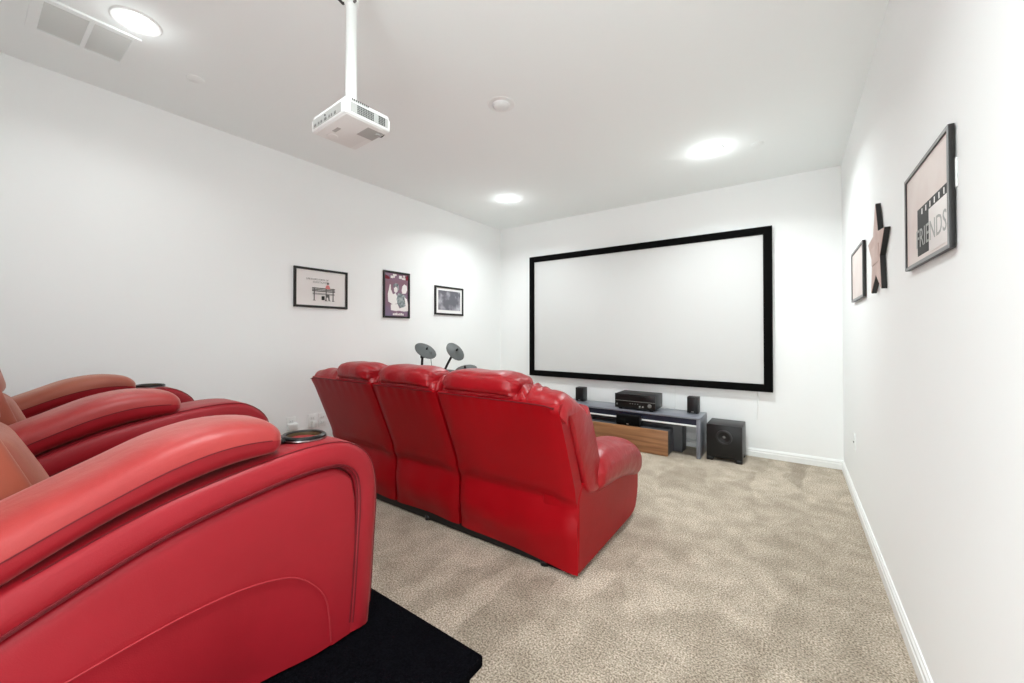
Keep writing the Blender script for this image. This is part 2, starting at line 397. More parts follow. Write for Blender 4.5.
# ------------------------------------------------------------------ TV stand and electronics
SX0, SX1, SY0, SY1, SZ = -2.40, -.735, 4.190, 4.560, .395
ts = thing('tv_stand', 'low grey and walnut television stand under the projection screen', 'tv stand', (-1.57, 4.35, 0))
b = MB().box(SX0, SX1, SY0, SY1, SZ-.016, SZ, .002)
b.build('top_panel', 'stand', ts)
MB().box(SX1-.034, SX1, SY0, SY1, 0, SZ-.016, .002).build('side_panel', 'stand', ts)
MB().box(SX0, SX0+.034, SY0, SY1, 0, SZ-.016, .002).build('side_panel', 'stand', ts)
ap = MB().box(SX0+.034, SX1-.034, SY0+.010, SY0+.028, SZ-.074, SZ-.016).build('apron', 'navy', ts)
MB().box(SX0+.034, SX1-.034, SY0+.004, SY0+.034, SZ-.090, SZ-.074, .001).build('lit_strip_bar', 'trim', ts)  # added white bar imitating the bright strip of lit wall
b = MB().box(-2.18, -.925, 4.315, 4.50, .006, .29, .002); b.build('rear_carcass', 'standdark', ts)
MB().box(-2.12, -1.015, 4.112, 4.315, .006, .245, .002).build('drawer_carcass', 'standdark', ts)
for xa, xb in ((-2.12, -1.802), (-1.799, -1.012)):
    dr = MB().box(xa, xb, 4.088, 4.112, .004, .250, .002).build('drawer_front', 'wood', ts)
def speaker(x, label):
    t = thing('bookshelf_speaker', label, 'speaker', (x, 4.46, SZ), 'small speakers on the stand')
    MB().box(x-.054, x+.054, 4.415, 4.515, SZ+.004, SZ+.168, .004).build('cabinet', 'satin', t)
    MB().box(x-.051, x+.051, 4.405, 4.416, SZ+.007, SZ+.165, .003).build('grille', 'black', t)
    MB().box(x-.012, x+.012, 4.4025, 4.406, SZ+.014, SZ+.022, .001).build('badge', 'metal', t)
    for dx in (-.035, .035):
        for yy in (4.43, 4.50): MB().lathe([(.006, 0), (.006, .005)], (x+dx, yy, SZ), seg=10).build('foot', 'black', t)
speaker(-.845, 'small black bookshelf speaker at the right end of the stand')
speaker(-2.12, 'small black bookshelf speaker left of the receiver')
rx0, rx1, ry0, ry1, rz = -1.606, -1.172, 4.232, 4.535, SZ
rc = thing('av_receiver', 'black audio video receiver on top of the television stand', 'receiver', (-1.389, 4.38, rz))
MB().box(rx0+.004, rx1-.004, ry0+.012, ry1, rz+.018, rz+.168, .003).build('case', 'satin', rc)
fp = MB().box(rx0, rx1, ry0, ry0+.014, rz+.016, rz+.170, .003).build('front_panel', 'gloss', rc)
MB().box(rx0+.002, rx1-.002, ry0-.003, ry0+.001, rz+.092, rz+.098, .001).build('trim_line', 'midgrey', fp)
MB().box(rx0+.06, rx1-.09, ry0-.001, ry0+.001, rz+.110, rz+.150).build('display', 'black', fp)
MB().lathe([(.0005, .016), (.017, .016), (.019, .013), (.019, 0), (.0005, 0)], (rx1-.055, ry0, rz+.062), (0, -1, 0), 28).build('volume_knob', 'midgrey', fp)
MB().lathe([(.0005, .008), (.008, .008), (.009, .006), (.009, 0), (.0005, 0)], (rx0+.025, ry0, rz+.055), (0, -1, 0), 20).build('power_button', 'midgrey', fp)
for k in range(4): MB().box(rx0+.165+k*.027, rx0+.176+k*.027, ry0-.003, ry0, rz+.064, rz+.073, .001).build('button', 'midgrey', fp)
for k in range(2): MB().lathe([(.0005, .006), (.008, .006), (.008, 0), (.0005, 0)], (rx0+.275+k*.032, ry0, rz+.045), (0, -1, 0), 16).build('input_jack', 'grey', fp)
for dx in (rx0+.05, rx1-.05):
    for yy in (ry0+.04, ry1-.05): MB().lathe([(.020, 0), (.024, .018)], (dx, yy, rz), seg=18).build('foot', 'black', rc)
cs = thing('center_speaker', 'black center speaker on the walnut drawer below the receiver', 'speaker', (-1.425, 4.15, .25))
MB().box(-1.552, -1.298, 4.124, 4.188, .251, .357, .004).build('cabinet', 'black', cs)
MB().box(-1.548, -1.302, 4.117, 4.125, .255, .353, .003).build('grille', 'velvet', cs)
MB().box(-1.436, -1.414, 4.115, 4.1175, .262, .271, .001).build('badge', 'metal', cs)
ux0, ux1, uy0, uy1 = -.688, -.385, 4.240, 4.560
sw = thing('subwoofer', 'black subwoofer cube on the carpet right of the television stand', 'subwoofer', (-.536, 4.40, 0))
MB().box(ux0, ux1, uy0+.012, uy1, .034, .346, .005).build('cabinet', 'satin', sw)
b = MB().box(ux0, ux1, uy0, uy0+.014, .034, .346, .003); fr = b.build('front_baffle', 'black', sw)
wc = (-.536, uy0-.0005, .232)
MB().lathe([(.052, -.002), (.050, .005), (.058, .007), (.068, .004), (.070, -.002)], wc, (0, -1, 0), 40, cap=False).build('woofer_surround', 'cone', fr)
MB().lathe([(.0005, .005), (.010, .004), (.018, -.001), (.0185, .0005), (.050, .004), (.052, -.001)], wc, (0, -1, 0), 40, cap=False).build('woofer_cone', 'gloss', fr)
MB().lathe([(.0005, .008), (.006, .007), (.012, .003), (.013, -.001)], wc, (0, -1, 0), 20, cap=False).build('dust_cap', 'midgrey', fr)
for xa in (ux0, ux1-.055):
    for ya in (uy0, uy1-.06): MB().box(xa, xa+.055, ya, ya+.06, 0, .036, .003).build('foot', 'black', sw)

# ------------------------------------------------------------------ wall pictures
def frame_left(name, label, y0, y1, z0, z1, fw=.020):
    t = thing(name, label, 'picture', (ROOM_L, (y0+y1)/2, z0), 'framed pictures on the left wall')
    X = ROOM_L; b = MB()
    for a in ((y0, y0+fw, z0, z1), (y1-fw, y1, z0, z1), (y0+fw, y1-fw, z0, z0+fw), (y0+fw, y1-fw, z1-fw, z1)):
        b.box(X+.001, X+.018, a[0], a[1], a[2], a[3], .0015)
    b.build('frame', 'frame', t); return t
LX = ROOM_L+.010
def quadL(y0, y1, z0, z1, d=0, t=.0012): return MB().box(LX+d-t, LX+d, y0, y1, z0, z1)
def text_mesh(body, size, mtx, material, parent, name='lettering'):
    cu = bpy.data.curves.new('t', 'FONT'); cu.body = body; cu.size = size; cu.align_x = 'CENTER'; cu.align_y = 'CENTER'; cu.resolution_u = 3; cu.extrude = .0003
    o = bpy.data.objects.new('t', cu); C.objects.link(o)
    me = bpy.data.meshes.new_from_object(o.evaluated_get(bpy.context.evaluated_depsgraph_get()))
    bpy.data.objects.remove(o); bpy.data.curves.remove(cu)
    bm = bmesh.new(); bm.from_mesh(me); bpy.data.meshes.remove(me); bmesh.ops.transform(bm, matrix=mtx, verts=bm.verts)
    mb = MB(); mb.bm.free(); mb.bm = bm
    return mb.build(name, material, parent)
MLEFT = lambda y, z, d: Matrix.Translation((LX+d, y, z)) @ Matrix(((0, 0, 1, 0), (1, 0, 0, 0), (0, 1, 0, 0), (0, 0, 0, 1)))
MRIGHT = lambda x, y, z: Matrix.Translation((x, y, z)) @ Matrix(((0, 0, -1, 0), (-1, 0, 0, 0), (0, 1, 0, 0), (0, 0, 0, 1)))
bpy.context.view_layer.update()
# bench print
y0, y1, z0, z1 = 1.671, 2.170, 1.452, 1.803
t = frame_left('framed_bench_print', 'black framed white print of a park bench on the left wall', y0, y1, z0, z1)
p = quadL(y0+.018, y1-.018, z0+.018, z1-.018, -.002).build('print', 'paper', t)
text_mesh('LIFE IS LIKE A BOX OF', .021, MLEFT(1.880, 1.705, .0005), 'inkgrey', p)
text_mesh('CHOCOLATES', .021, MLEFT(1.905, 1.680, .0005), 'inkgrey', p)
b = MB()
for z in (1.598, 1.611, 1.624): b.box(LX-.001, LX+.0006, 1.830, 2.045, z, z+.009)
for z in (1.572, 1.580): b.box(LX-.001, LX+.0006, 1.835, 2.040, z, z+.004)
for y in (1.845, 1.955, 2.022): b.box(LX-.001, LX+.0007, y, y+.009, 1.520, 1.634)
for y in (1.838, 1.950, 2.016): b.box(LX-.001, LX+.0007, y, y+.024, 1.516, 1.521)
b.build('bench_drawing', 'inkgrey', p)
MB().box(LX-.001, LX+.0009, 1.918, 1.944, 1.524, 1.560, .004).build('suitcase_drawing', 'inkblack', p)
poly = [(1.952, 1.628), (1.958, 1.652), (1.968, 1.662), (1.984, 1.662), (1.993, 1.650), (1.998, 1.628)]
MB().prism(poly, 'x', LX-.001, LX+.0009).build('sitter_drawing', 'coral', p)
b = MB().lathe([(.0005, 0), (.011, 0), (.011, .0018), (.0005, .0018)], (LX-.0008, 1.977, 1.677), (1, 0, 0), 14)
b.prism([(1.962, 1.578), (1.990, 1.578), (1.994, 1.525), (2.004, 1.518), (1.984, 1.518), (1.978, 1.55), (1.962, 1.548), (1.958, 1.52), (1.950, 1.52)], 'x', LX-.001, LX+.0009)
b.build('sitter_outline', 'inkgrey', p)
# mauve poster: a generic two-figure stand-in
y0, y1, z0, z1 = 2.577, 2.925, 1.388, 1.886
t = frame_left('framed_mauve_poster', 'black framed mauve poster of two white figures on the left wall', y0, y1, z0, z1)
p = quadL(y0+.018, y1-.018, z0+.018, z1-.018, -.002).build('print', 'mauve', t)
b = MB().prism([(2.597, 1.842), (2.640, 1.830), (2.665, 1.806), (2.640, 1.796), (2.597, 1.800)], 'x', LX-.001, LX+.0004)
b.build('corner_ribbon', 'maroon', p); b = MB()
b.prism([(2.86, 1.835), (2.906, 1.866), (2.906, 1.812), (2.88, 1.802)], 'x', LX-.001, LX+.0004)
b.build('corner_ribbon', 'maroon', p)
b = MB()
for (a, c, d, e2) in ((2.670, 2.700, 1.812, 1.838), (2.704, 2.722, 1.816, 1.842), (2.700, 2.745, 1.842, 1.858), (2.780, 2.815, 1.815, 1.848), (2.820, 2.865, 1.808, 1.830), (2.835, 2.86, 1.834, 1.856)):
    b.box(LX-.001, LX+.0008, a, c, d, e2, .003)
for k in range(7): b.box(LX-.001, LX+.0008, 2.70+k*.021, 2.716+k*.021, 1.418, 1.436+.004*(k % 3), .002)
b.build('title_block', 'inkwhite', p)
b = MB()
b.prism([(2.640, 1.560), (2.634, 1.640), (2.648, 1.690), (2.660, 1.745), (2.672, 1.740), (2.674, 1.690), (2.690, 1.660), (2.700, 1.640), (2.735, 1.655), (2.760, 1.610), (2.755, 1.545), (2.70, 1.530)], 'x', LX-.001, LX+.0005)
b.prism([(2.675, 1.470), (2.672, 1.530), (2.76, 1.540), (2.79, 1.49), (2.83, 1.525), (2.885, 1.520), (2.89, 1.470), (2.85, 1.462), (2.78, 1.468), (2.74, 1.462)], 'x', LX-.001, LX+.0005)
b.prism([(2.825, 1.655), (2.815, 1.69), (2.825, 1.735), (2.85, 1.76), (2.885, 1.745), (2.89, 1.70), (2.87, 1.66)], 'x', LX-.001, LX+.0005)
b.prism([(2.715, 1.67), (2.712, 1.705), (2.735, 1.725), (2.758, 1.712), (2.76, 1.675), (2.738, 1.655)], 'x', LX-.001, LX+.0007)
b.prism([(2.85, 1.62), (2.885, 1.60), (2.905, 1.54), (2.905, 1.47), (2.88, 1.465)], 'x', LX-.001, LX+.0007)
b.build('figure_drawing', 'inkwhite', p)
b = MB()
b.prism([(2.705, 1.70), (2.705, 1.745), (2.735, 1.763), (2.770, 1.755), (2.780, 1.70), (2.765, 1.68), (2.758, 1.722), (2.735, 1.735), (2.715, 1.722)], 'x', LX-.001, LX+.0006)
b.prism([(2.765, 1.655), (2.80, 1.66), (2.865, 1.635), (2.872, 1.56), (2.85, 1.51), (2.80, 1.50), (2.765, 1.535), (2.745, 1.59)], 'x', LX-.001, LX+.0006)
b.build('figure_shading', 'teal', p)
# grey photograph
y0, y1, z0, z1 = 3.304, 3.800, 1.449, 1.799
t = frame_left('framed_grey_photograph', 'black framed grey photograph with white mat near the far left corner', y0, y1, z0, z1, .022)
p = quadL(y0+.018, y1-.018, z0+.018, z1-.018, -.002).build('mat_board', 'matboard', t)
p2 = quadL(y0+.058, y1-.055, z0+.060, z1-.052, .0004).build('photograph', 'photo', p)
# right wall pictures: front face towards -x
def frame_right(name, label, y0, y1, z0, z1, depth, fw=.014, group=None):
    t = thing(name, label, 'picture', (ROOM_R, (y0+y1)/2, z0), group)
    b = MB()
    for a in ((y0, y0+fw, z0, z1), (y1-fw, y1, z0, z1), (y0+fw, y1-fw, z0, z0+fw), (y0+fw, y1-fw, z1-fw, z1)):
        b.box(ROOM_R-depth, ROOM_R-.003, a[0], a[1], a[2], a[3], .0015)
    f = b.build('frame', 'frame', t)
    b = MB(); D = ROOM_R-depth
    for a in ((y0, y0+fw, z0, z1), (y1-fw, y1, z0, z1), (y0+fw, y1-fw, z0, z0+fw), (y0+fw, y1-fw, z1-fw, z1)):
        b.box(D-.0012, D+.0006, a[0]+.0005, a[1]-.0005, a[2]+.0005, a[3]-.0005)
    b.build('frame_face', 'framegrey', f)
    return t
g = 'framed pictures on the right wall'
y0, y1, z0, z1 = 1.578, 2.095, 1.455, 1.797
t = frame_right('framed_pink_print', 'large framed pale pink print with black and white lettering on the right wall', y0, y1, z0, z1, .016, .012, g)
X = ROOM_R-.012
p = MB().box(X, X+.002, y0+.012, y1-.012, z0+.012, z1-.012).build('print', 'pinkpaper', t)
MB().box(X-.0006, X+.001, y0+.02, 1.93, z0+.030, 1.645, .0003).build('black_panel', 'inkblack', p)
MB().box(X-.0012, X+.001, y0+.02, 1.79, z0+.024, 1.615, .0003).build('white_panel', 'inkwhite', p)
text_mesh('FRIENDS', .088, MRIGHT(X-.0018, 1.775, 1.540), 'grey', p)
b = MB()
for k in range(6): b.box(X-.0014, X+.001, 1.63+k*.047, 1.638+k*.047, 1.620, 1.638)
b.build('lettering_marks', 'inkwhite', p)
MB().box(ROOM_R-.004, ROOM_R-.0005, 1.572, 1.60, 1.62, 1.70, .001).build('wall_hook', 'white', t)
t = frame_right('small_framed_print', 'small framed pale print on the right wall beyond the wooden star', 3.19, 3.75, 1.444, 1.79, .018, .016, g)
MB().box(ROOM_R-.014, ROOM_R-.012, 3.202, 3.738, 1.456, 1.778).build('print', 'pinkpaper', t)
# wooden star
def star_poly(cy, cz, R, r): return [(cy+(R if k % 2 == 0 else r)*math.sin(k*PI/5), cz+(R if k % 2 == 0 else r)*math.cos(k*PI/5)) for k in range(10)]
st = thing('wooden_star', 'dark edged pink wooden star hung between two frames on the right wall', 'wall decoration', (ROOM_R, 2.69, 1.42))
MB().prism(star_poly(2.69, 1.632, .245, .115), 'x', ROOM_R-.022, ROOM_R-.002).build('body', 'frame', st)
MB().prism(star_poly(2.69, 1.632, .241, .113), 'x', ROOM_R-.024, ROOM_R-.021).build('face', 'starface', st)
MB().box(ROOM_R-.027, ROOM_R-.023, 2.60, 2.79, 1.572, 1.664, .001).build('plaque', 'starface', st)

# ------------------------------------------------------------------ outlets
def outlet_left(yc, zc, label, plug=None):
    t = thing('wall_outlet', label, 'outlet', (ROOM_L, yc, zc-.06), 'outlets low on the left wall')
    X = ROOM_L
    pl = MB().box(X, X+.006, yc-.037, yc+.037, zc-.060, zc+.060, .002).build('cover_plate', 'trim', t)
    for dz in (-.024, .024):
        s = MB().box(X+.005, X+.008, yc-.017, yc+.017, zc+dz-.015, zc+dz+.015, .002).build('socket', 'white', pl)
        b = MB().box(X+.0078, X+.0085, yc-.008, yc-.006, zc+dz-.006, zc+dz+.006).box(X+.0078, X+.0085, yc+.005, yc+.007, zc+dz-.006, zc+dz+.006)
        b.build('slot', 'midgrey', s)
    return t
outlet_left(1.66, .450, 'wall outlet with a white plug-in device, left of the pair by the sofa')
outlet_left(1.842, .447, 'wall outlet with a white adapter plugged in, nearer the sofa')
outlet_left(1.932, .443, 'empty wall outlet right beside the sofa back')
o = center(MB().box(ROOM_L+.0088, ROOM_L+.055, 1.615, 1.70, .400, .462, .014, 4).build('plug_in_device', 'white')); tag(o, 'rounded white plug-in device on the left wall outlet behind the cup holder', 'plug-in device')
o = center(MB().box(ROOM_L+.0088, ROOM_L+.045, 1.825, 1.865, .392, .450, .008, 3).build('power_adapter', 'white')); tag(o, 'small white power adapter in the outlet nearer the sofa', 'power adapter')
t = thing('wall_outlet', 'white outlet plate low on the right wall near the far corner', 'outlet', (ROOM_R, 3.80, .37))
pl = MB().box(ROOM_R-.006, ROOM_R, 3.763, 3.837, .37, .49, .002).build('cover_plate', 'trim', t)
for dz in (.406, .454): MB().box(ROOM_R-.008, ROOM_R-.005, 3.783, 3.817, dz-.015, dz+.015, .002).build('socket', 'white', pl)
MB().box(ROOM_R-.012, ROOM_R-.005, 3.795, 3.805, .425, .435, .001).build('screw', 'midgrey', pl)

# ------------------------------------------------------------------ electronic drum kit behind the sofa
dk = thing('electronic_drum_kit', 'electronic drum kit with grey cymbal pads, behind the far sofa end', 'drum kit', (-2.95, 3.15, 0))
def cymbal(c, nrm, stem, r=.135, q_=.055):
    c = Vector(c); n = Vector(nrm).normalized()
    p = MB().lathe([(.0005, .012), (.030, .011), (.040, .006), (r*.95, -.004), (r, -.008), (r*.98, -.014), (.03, -.006), (.0005, -.006)], c, n, 40).build('cymbal_pad', 'rubber', dk)
    MB().lathe([(.0005, .038), (.009, .037), (.011, .03), (.011, .012), (.0005, .012)], c, n, 16).build('wing_nut', 'black', p)
    b = MB().tube([c-n*.006, c-n*q_], .012, 10); e = c-n*q_
    b.tube([e+Vector((0, 0, .02)), e-Vector((0, 0, .02))], .022, 12)
    b.tube([e]+[Vector(q) for q in stem], .0125, 10)
    b.build('cymbal_arm', 'black', dk)
cymbal((-3.08, 2.81, 1.050), (.672, -.035, .763), [(-3.146, 2.812, .85), (-3.146, 2.83, .62), (-3.13, 3.0, .60)], .119, .085)
cymbal((-2.86, 3.02, 1.038), (.813, -.016, .603), [(-2.95, 2.99, .90), (-3.02, 2.93, .70), (-3.03, 3.02, .60)], .112)
cymbal((-2.72, 3.015, .858), (.10, -.36, .93), [(-2.74, 3.05, .62), (-2.76, 3.08, .58)], .118)
b = MB()
for q in (((-3.30, 2.92, .60), (-2.98, 3.10, .60)), ((-2.98, 3.10, .60), (-2.52, 3.10, .60)), ((-2.52, 3.10, .60), (-2.30, 3.32, .60))): b.tube(q, .019, 12)
b.build('rack_bar', 'black', dk)
for x, y in ((-3.28, 2.93), (-2.98, 3.10), (-2.52, 3.10), (-2.31, 3.31)):
    MB().tube([(x, y, .64), (x, y, .02)], .019, 12).lathe([(.024, 0), (.022, .03)], (x, y, 0), seg=12).build('leg', 'black', dk)
for c, n in (((-2.83, 2.95, .822), (.1, .1, .97)), ((-2.66, 3.22, .70), (0, .3, .9)), ((-2.40, 3.28, .70), (-.2, .3, .9))):
    MB().lathe([(.0005, .018), (.10, .018), (.112, .012), (.115, -.004), (.10, -.025), (.03, -.03), (.0005, -.03)], c, n, 32).build('drum_pad', 'black', dk)
    MB().tube([Vector(c)-Vector(n)*.03, (c[0]*.6-2.8*.4, 3.10, .61)], .011, 8).build('pad_arm', 'black', dk)
MB().tube([(-3.03, 2.84, 1.03), (-3.06, 2.86, .95), (-3.075, 2.9, .8), (-3.06, 3.0, .63)], .0035, 6).build('signal_cable', 'midgrey', dk)

# ------------------------------------------------------------------ three-seat reclining sofa
so = thing('recliner_sofa', 'glossy red three-seat reclining sofa seen from behind, facing the screen', 'sofa', (-1.96, 2.25, 0))
XL, XR = -3.025, -.871
SE = [(-3.025, -2.261, -2.68, -2.30), (-2.261, -1.658, -2.205, -1.72), (-1.658, -.871, -1.615, -1.12)]
def back_y(z): return 1.785 if z < .37 else 1.785-(z-.37)/(.885-.37)*.205
for i, (xa, xb, ha, hb) in enumerate(SE):
    ga, gb = xa+(.011 if i else 0), xb-(.011 if i < 2 else 0)
    # rear panel: skirt, crease and reclining back with a bit of slack
    zs = np.r_[np.linspace(.055, .33, 9), np.linspace(.345, .44, 7), np.linspace(.47, .885, 11)]
    us = np.linspace(0, 1, 31); P = []
    for z in zs:
        row = []
        for u in us:
            x = ga+(gb-ga)*u; y = back_y(z)
            edge = 1-(2*abs(u-.5))**6
            y += -.006*math.exp(-((z-.44)/.05)**2)*edge - .030*math.sin(PI*min(max((z-.055)/.29, 0), 1))**1.5*(.35+.65*edge) + .010*math.exp(-((z-.375)/.03)**2)
            e = min(u, 1-u)*(gb-ga)
            y += .010*math.exp(-(e/.03)**2)
            y += -.022*math.exp(-((z-.385)/.045)**2)*math.exp(-(e/.09)**2)
            y += .0055*math.sin(17*x+14*z+2*i)*math.sin(9*x-11*z)*math.exp(-((z-.25)/.16)**2) + .003*math.sin(70*x)*math.exp(-((z-.87)/.05)**2)
            if z < .06: y += .004*math.sin(9*x)
            zz = z
            if z < .1: zz = z+.008*math.sin(PI*u) - .034*min(1, max(0, (x+1.62)/.72))
            if z > .8:
                de = (x-xa) if i == 0 else (xb-x) if i == 2 else 9
                zz -= (.020*math.exp(-de/.03))*(z-.8)/.085
            row.append((x, y, zz))
        c0, c1 = row[0], row[-1]
        row = [(c0[0], c0[1]+.075, z), (c0[0], c0[1]+.014, z)]+row+[(c1[0], c1[1]+.014, z), (c1[0], c1[1]+.075, z)]
        P.append(row)
    top = [(p[0], max(p[1], P[-1][3][1]) + (.0 if True else 0)+.012, .893) for p in P[-1]]
    top2 = [(p[0], P[-1][3][1]+.08, .892) for p in P[-1]]
    P += [top, top2]
    bp = MB().grid(P).build('back_panel', 'red', so, angle=60)
    MB().tube([(ga+.018+(gb-ga-.036)*u, back_y(.885)-.001+.002*math.sin(40*u), .887-(.020*math.exp(-(.018+(gb-ga-.036)*u)/.03) if i == 0 else .020*math.exp(-(.018+(gb-ga-.036)*(1-u))/.03) if i == 2 else 0)) for u in np.linspace(0, 1, 16)], .0035, 6).build('piping', 'seam', bp)
    # front back cushion (wraps over the top)
    prof = np.array([(1.600, .868), (1.606, .915), (1.640, .948), (1.710, .955), (1.790, .930), (1.862, .885), (1.925, .80), (1.985, .68), (2.045, .54), (2.088, .425), (2.07, .375), (1.99, .36), (1.90, .385), (1.85, .47), (1.76, .66), (1.69, .83)])
    pc = np.vstack([prof, prof[:1]]); 
    for _ in range(2):
        q = []
        for a, c in zip(pc, pc[1:]): q += [a*.75+c*.25, a*.25+c*.75]
        pc = np.array(q+[q[0]])
    prof = pc[:-1]; cen = prof.mean(0)
    rings = []; ca, cb = (ga-.018 if i == 0 else ga), (gb+.018 if i == 2 else gb)
    sts = [(ca+.05*(1-math.cos(f)), math.sin(f)) for f in np.linspace(.05, PI/2, 8)] + [(x, 1) for x in np.linspace(ca+.06, cb-.06, 40)] + [(cb-.05*(1-math.cos(f)), math.sin(f)) for f in np.linspace(PI/2, .05, 8)]
    for x, s in sts:
        ring = []
        for k, pnt in enumerate(prof):
            y, z = pnt; sc_ = .86+.14*s
            yy, zz = cen[0]+(y-cen[0])*sc_, cen[1]+(z-cen[1])*(.90+.10*s)
            if z > .86:   # gathers over the top
                amp = .020*(math.exp(-((x-ha)/.06)**2)+math.exp(-((x-hb-.03)/.07)**2))
                zz += amp*math.sin(x*118+y*30) + .004*math.sin(x*47+y*15)
                if i == 2: zz -= .045*max(0, (x+1.02)/.15)**2
                if i == 0: zz -= .025*max(0, (-2.90-x)/.15)**2
            ring.append((x, yy, zz))
        rings.append(ring)
    MB().loft(rings).build('back_cushion', 'redwr', so, angle=70)
    def wr(t, th, ha=ha, hb=hb):
        d = min(t-ha, hb-t); top = max(0, math.sin(th)+.5)
        return .10*math.exp(-max(d, 0)/.035)*math.sin(th*13+t*40) + .03*math.sin(t*60+th*3)*math.exp(-max(d, 0)/.05)
    hm = (ha+hb)/2
    bolster(MB(), 'x', [(ha, 1.695, .938, .100, .050), (ha+.06, 1.682, .955, .110, .057), (hm, 1.680, .960, .112, .059), (hb-.06, 1.682, .955, .110, .057), (hb, 1.695, .938, .100, .050)], 36, 40, .62, .022, .022, wr, .55).build('headrest', 'redwr', so, angle=70)
    xs0, xs1 = (xa+.245 if i == 0 else xa+.012), (xb-.245 if i == 2 else xb-.012)
    bolster(MB(), 'x', [(xs0, 2.36, .40, .32, .085), ((xs0+xs1)/2, 2.36, .415, .33, .10), (xs1, 2.36, .40, .32, .085)], 14, 28, .55, .05, .05).build('seat_cushion', 'redwr', so, angle=70)
    bolster(MB(), 'x', [(xs0, 2.665, .21, .055, .135), ((xs0+xs1)/2, 2.675, .21, .06, .14), (xs1, 2.665, .21, .055, .135)], 12, 24, .55, .04, .04).build('footrest', 'red', so, angle=70)
# side arms
for s, xo in ((1, XR), (-1, XL)):
    o2 = lambda d: xo - s*d
    pts = smooth_poly([(1.790, .03), (1.785, .2), (1.785, .38), (1.80, .43), (1.86, .47), (2.1, .48), (2.55, .46), (2.68, .42), (2.712, .34), (2.715, .22), (2.705, .11), (2.675, .045), (2.62, .022), (2.3, .022), (1.9, .022), (1.80, .022)], 56)
    c = pts.mean(0); rings = []
    for d, k in ((0, .955), (.0, .975), (.004, .99), (.014, 1), (.10, 1), (.19, 1), (.20, .99), (.204, .97)):
        rings.append([(o2(d-.006*math.sin(PI*min(1, max(0, (p[1]-.03)/.45)))*(1 if d < .02 else 0)), c[0]+(p[0]-c[0])*k, c[1]+(p[1]-c[1])*(k if k > .98 else k)) for p in pts])
    ar = MB().loft(rings).build('arm', 'red', so, angle=50)
    def wr2(t, th): return .05*math.exp(-max(t-1.99, 0)/.05)*math.sin(th*11)+.02*math.exp(-((t-2.60)/.012)**2)*-1
    xc = xo-s*.080
    bolster(MB(), 'y', [(1.985, xc, .450, .125, .100), (2.10, xc, .462, .138, .120), (2.32, xc, .452, .146, .124), (2.48, xc, .426, .144, .126), (2.60, xc, .390, .138, .124), (2.695, xc, .352, .126, .112)], 30, 36, .85, .05, .055, wr2, .15).build('arm_pad', 'redwr', ar, angle=70)
# base
b = MB().box(XL+.12, XR-.10, 1.800, 1.842, .008, .055, .003).box(XL+.12, XR-.12, 2.55, 2.60, .02, .07, .003)
b.box(XL+.215, XR-.215, 1.86, 2.62, .07, .30, .01).box(XL+.22, XR-.22, 1.86, 1.93, .28, .40, .01)
base = b.build('base_frame', 'black', so)
for x in (-2.83, -1.96, -1.075):
    MB().lathe([(.024, 0), (.026, .02), (.018, .03)], (x, 1.815, 0), seg=16).build('foot', 'black', base)
    MB().lathe([(.024, 0), (.026, .02), (.018, .03)], (x, 2.57, 0), seg=16).build('foot', 'black', base)
MB().box(-1.055, -.93, 1.80, 1.84, .010, .030, .003).build('base_glow_bar', 'blueglow', base)  # added bar carrying the blue base glow as plain colour

# ------------------------------------------------------------------ black riser
RZ = .28
rs = thing('platform_riser', 'black carpeted platform riser under the near theater seats', 'riser', (-2.1, .18, 0))
RX, RY = -.742, .902
MB().box(ROOM_L+.02, RX, ROOM_B+.02, RY, RZ-.035, RZ, .007, 2).build('top_deck', 'blackcarpet', rs)
MB().box(ROOM_L+.02, RX-.028, ROOM_B+.02, RY-.028, 0, RZ-.035).build('base', 'blackcarpet', rs)

# ------------------------------------------------------------------ theater seats on the riser
th = thing('theater_recliner', 'red two-seat theater recliner with three padded arms on the black riser', 'recliner', (-2.05, .25, RZ))
AW = .224                                  # arm width
AC = [-1.232, -2.065, -2.90]               # arm centres
OUT = [(.767, .287), (.780, .42), (.787, .547), (.797, .674), (.793, .760), (.770, .828), (.702, .884), (.625, .899), (.501, .893), (.37, .873), (.229, .845), (.049, .777), (-.13, .70), (-.31, .64), (-.36, .58), (-.362, .45), (-.362, .287)]
OP = smooth_poly(OUT, 72)
def offset(P, d):
    T = np.gradient(P, axis=0); T /= np.hypot(T[:, 0], T[:, 1])[:, None]
    Nn = np.stack([-T[:, 1], T[:, 0]], 1)
    Q = P + Nn*d; Q[:, 1] = np.maximum(Q[:, 1], .287); return Q
if offset(OP, .05)[20, 1] > OP[20, 1]: _sg = -1
else: _sg = 1
off = lambda d: offset(OP, _sg*d)
seam_y = [-.30, -.1, .121, .250, .333, .42, .508, .550, .589, .612, .627, .634]
seam_z = [.50, .53, .560, .578, .582, .578, .556, .530, .488, .452, .407, .300]
def seam_at(y): return float(np.interp(y, seam_y, seam_z)) if y <= .634 else .0
def panel_x(y, z, face, s):
    dz = max(0, seam_at(y)-z) if y < .634 else 0
    f = min(1, max(0, (.634-y)/.22)); f = f*f*(3-2*f)
    return face - s*(.007 + .035*f*min(1, dz/.26)**1.5 + .004*(1-math.exp(-dz/.01)))
def shift_new(before, dy, dz):
    for o in bpy.data.objects:
        if o not in before and o.type == 'MESH':
            for v in o.data.vertices:
                v.co.y += dy
                if v.co.z + RZ > .30: v.co.z += dz*min(1, (v.co.z+RZ-.30)/.2)
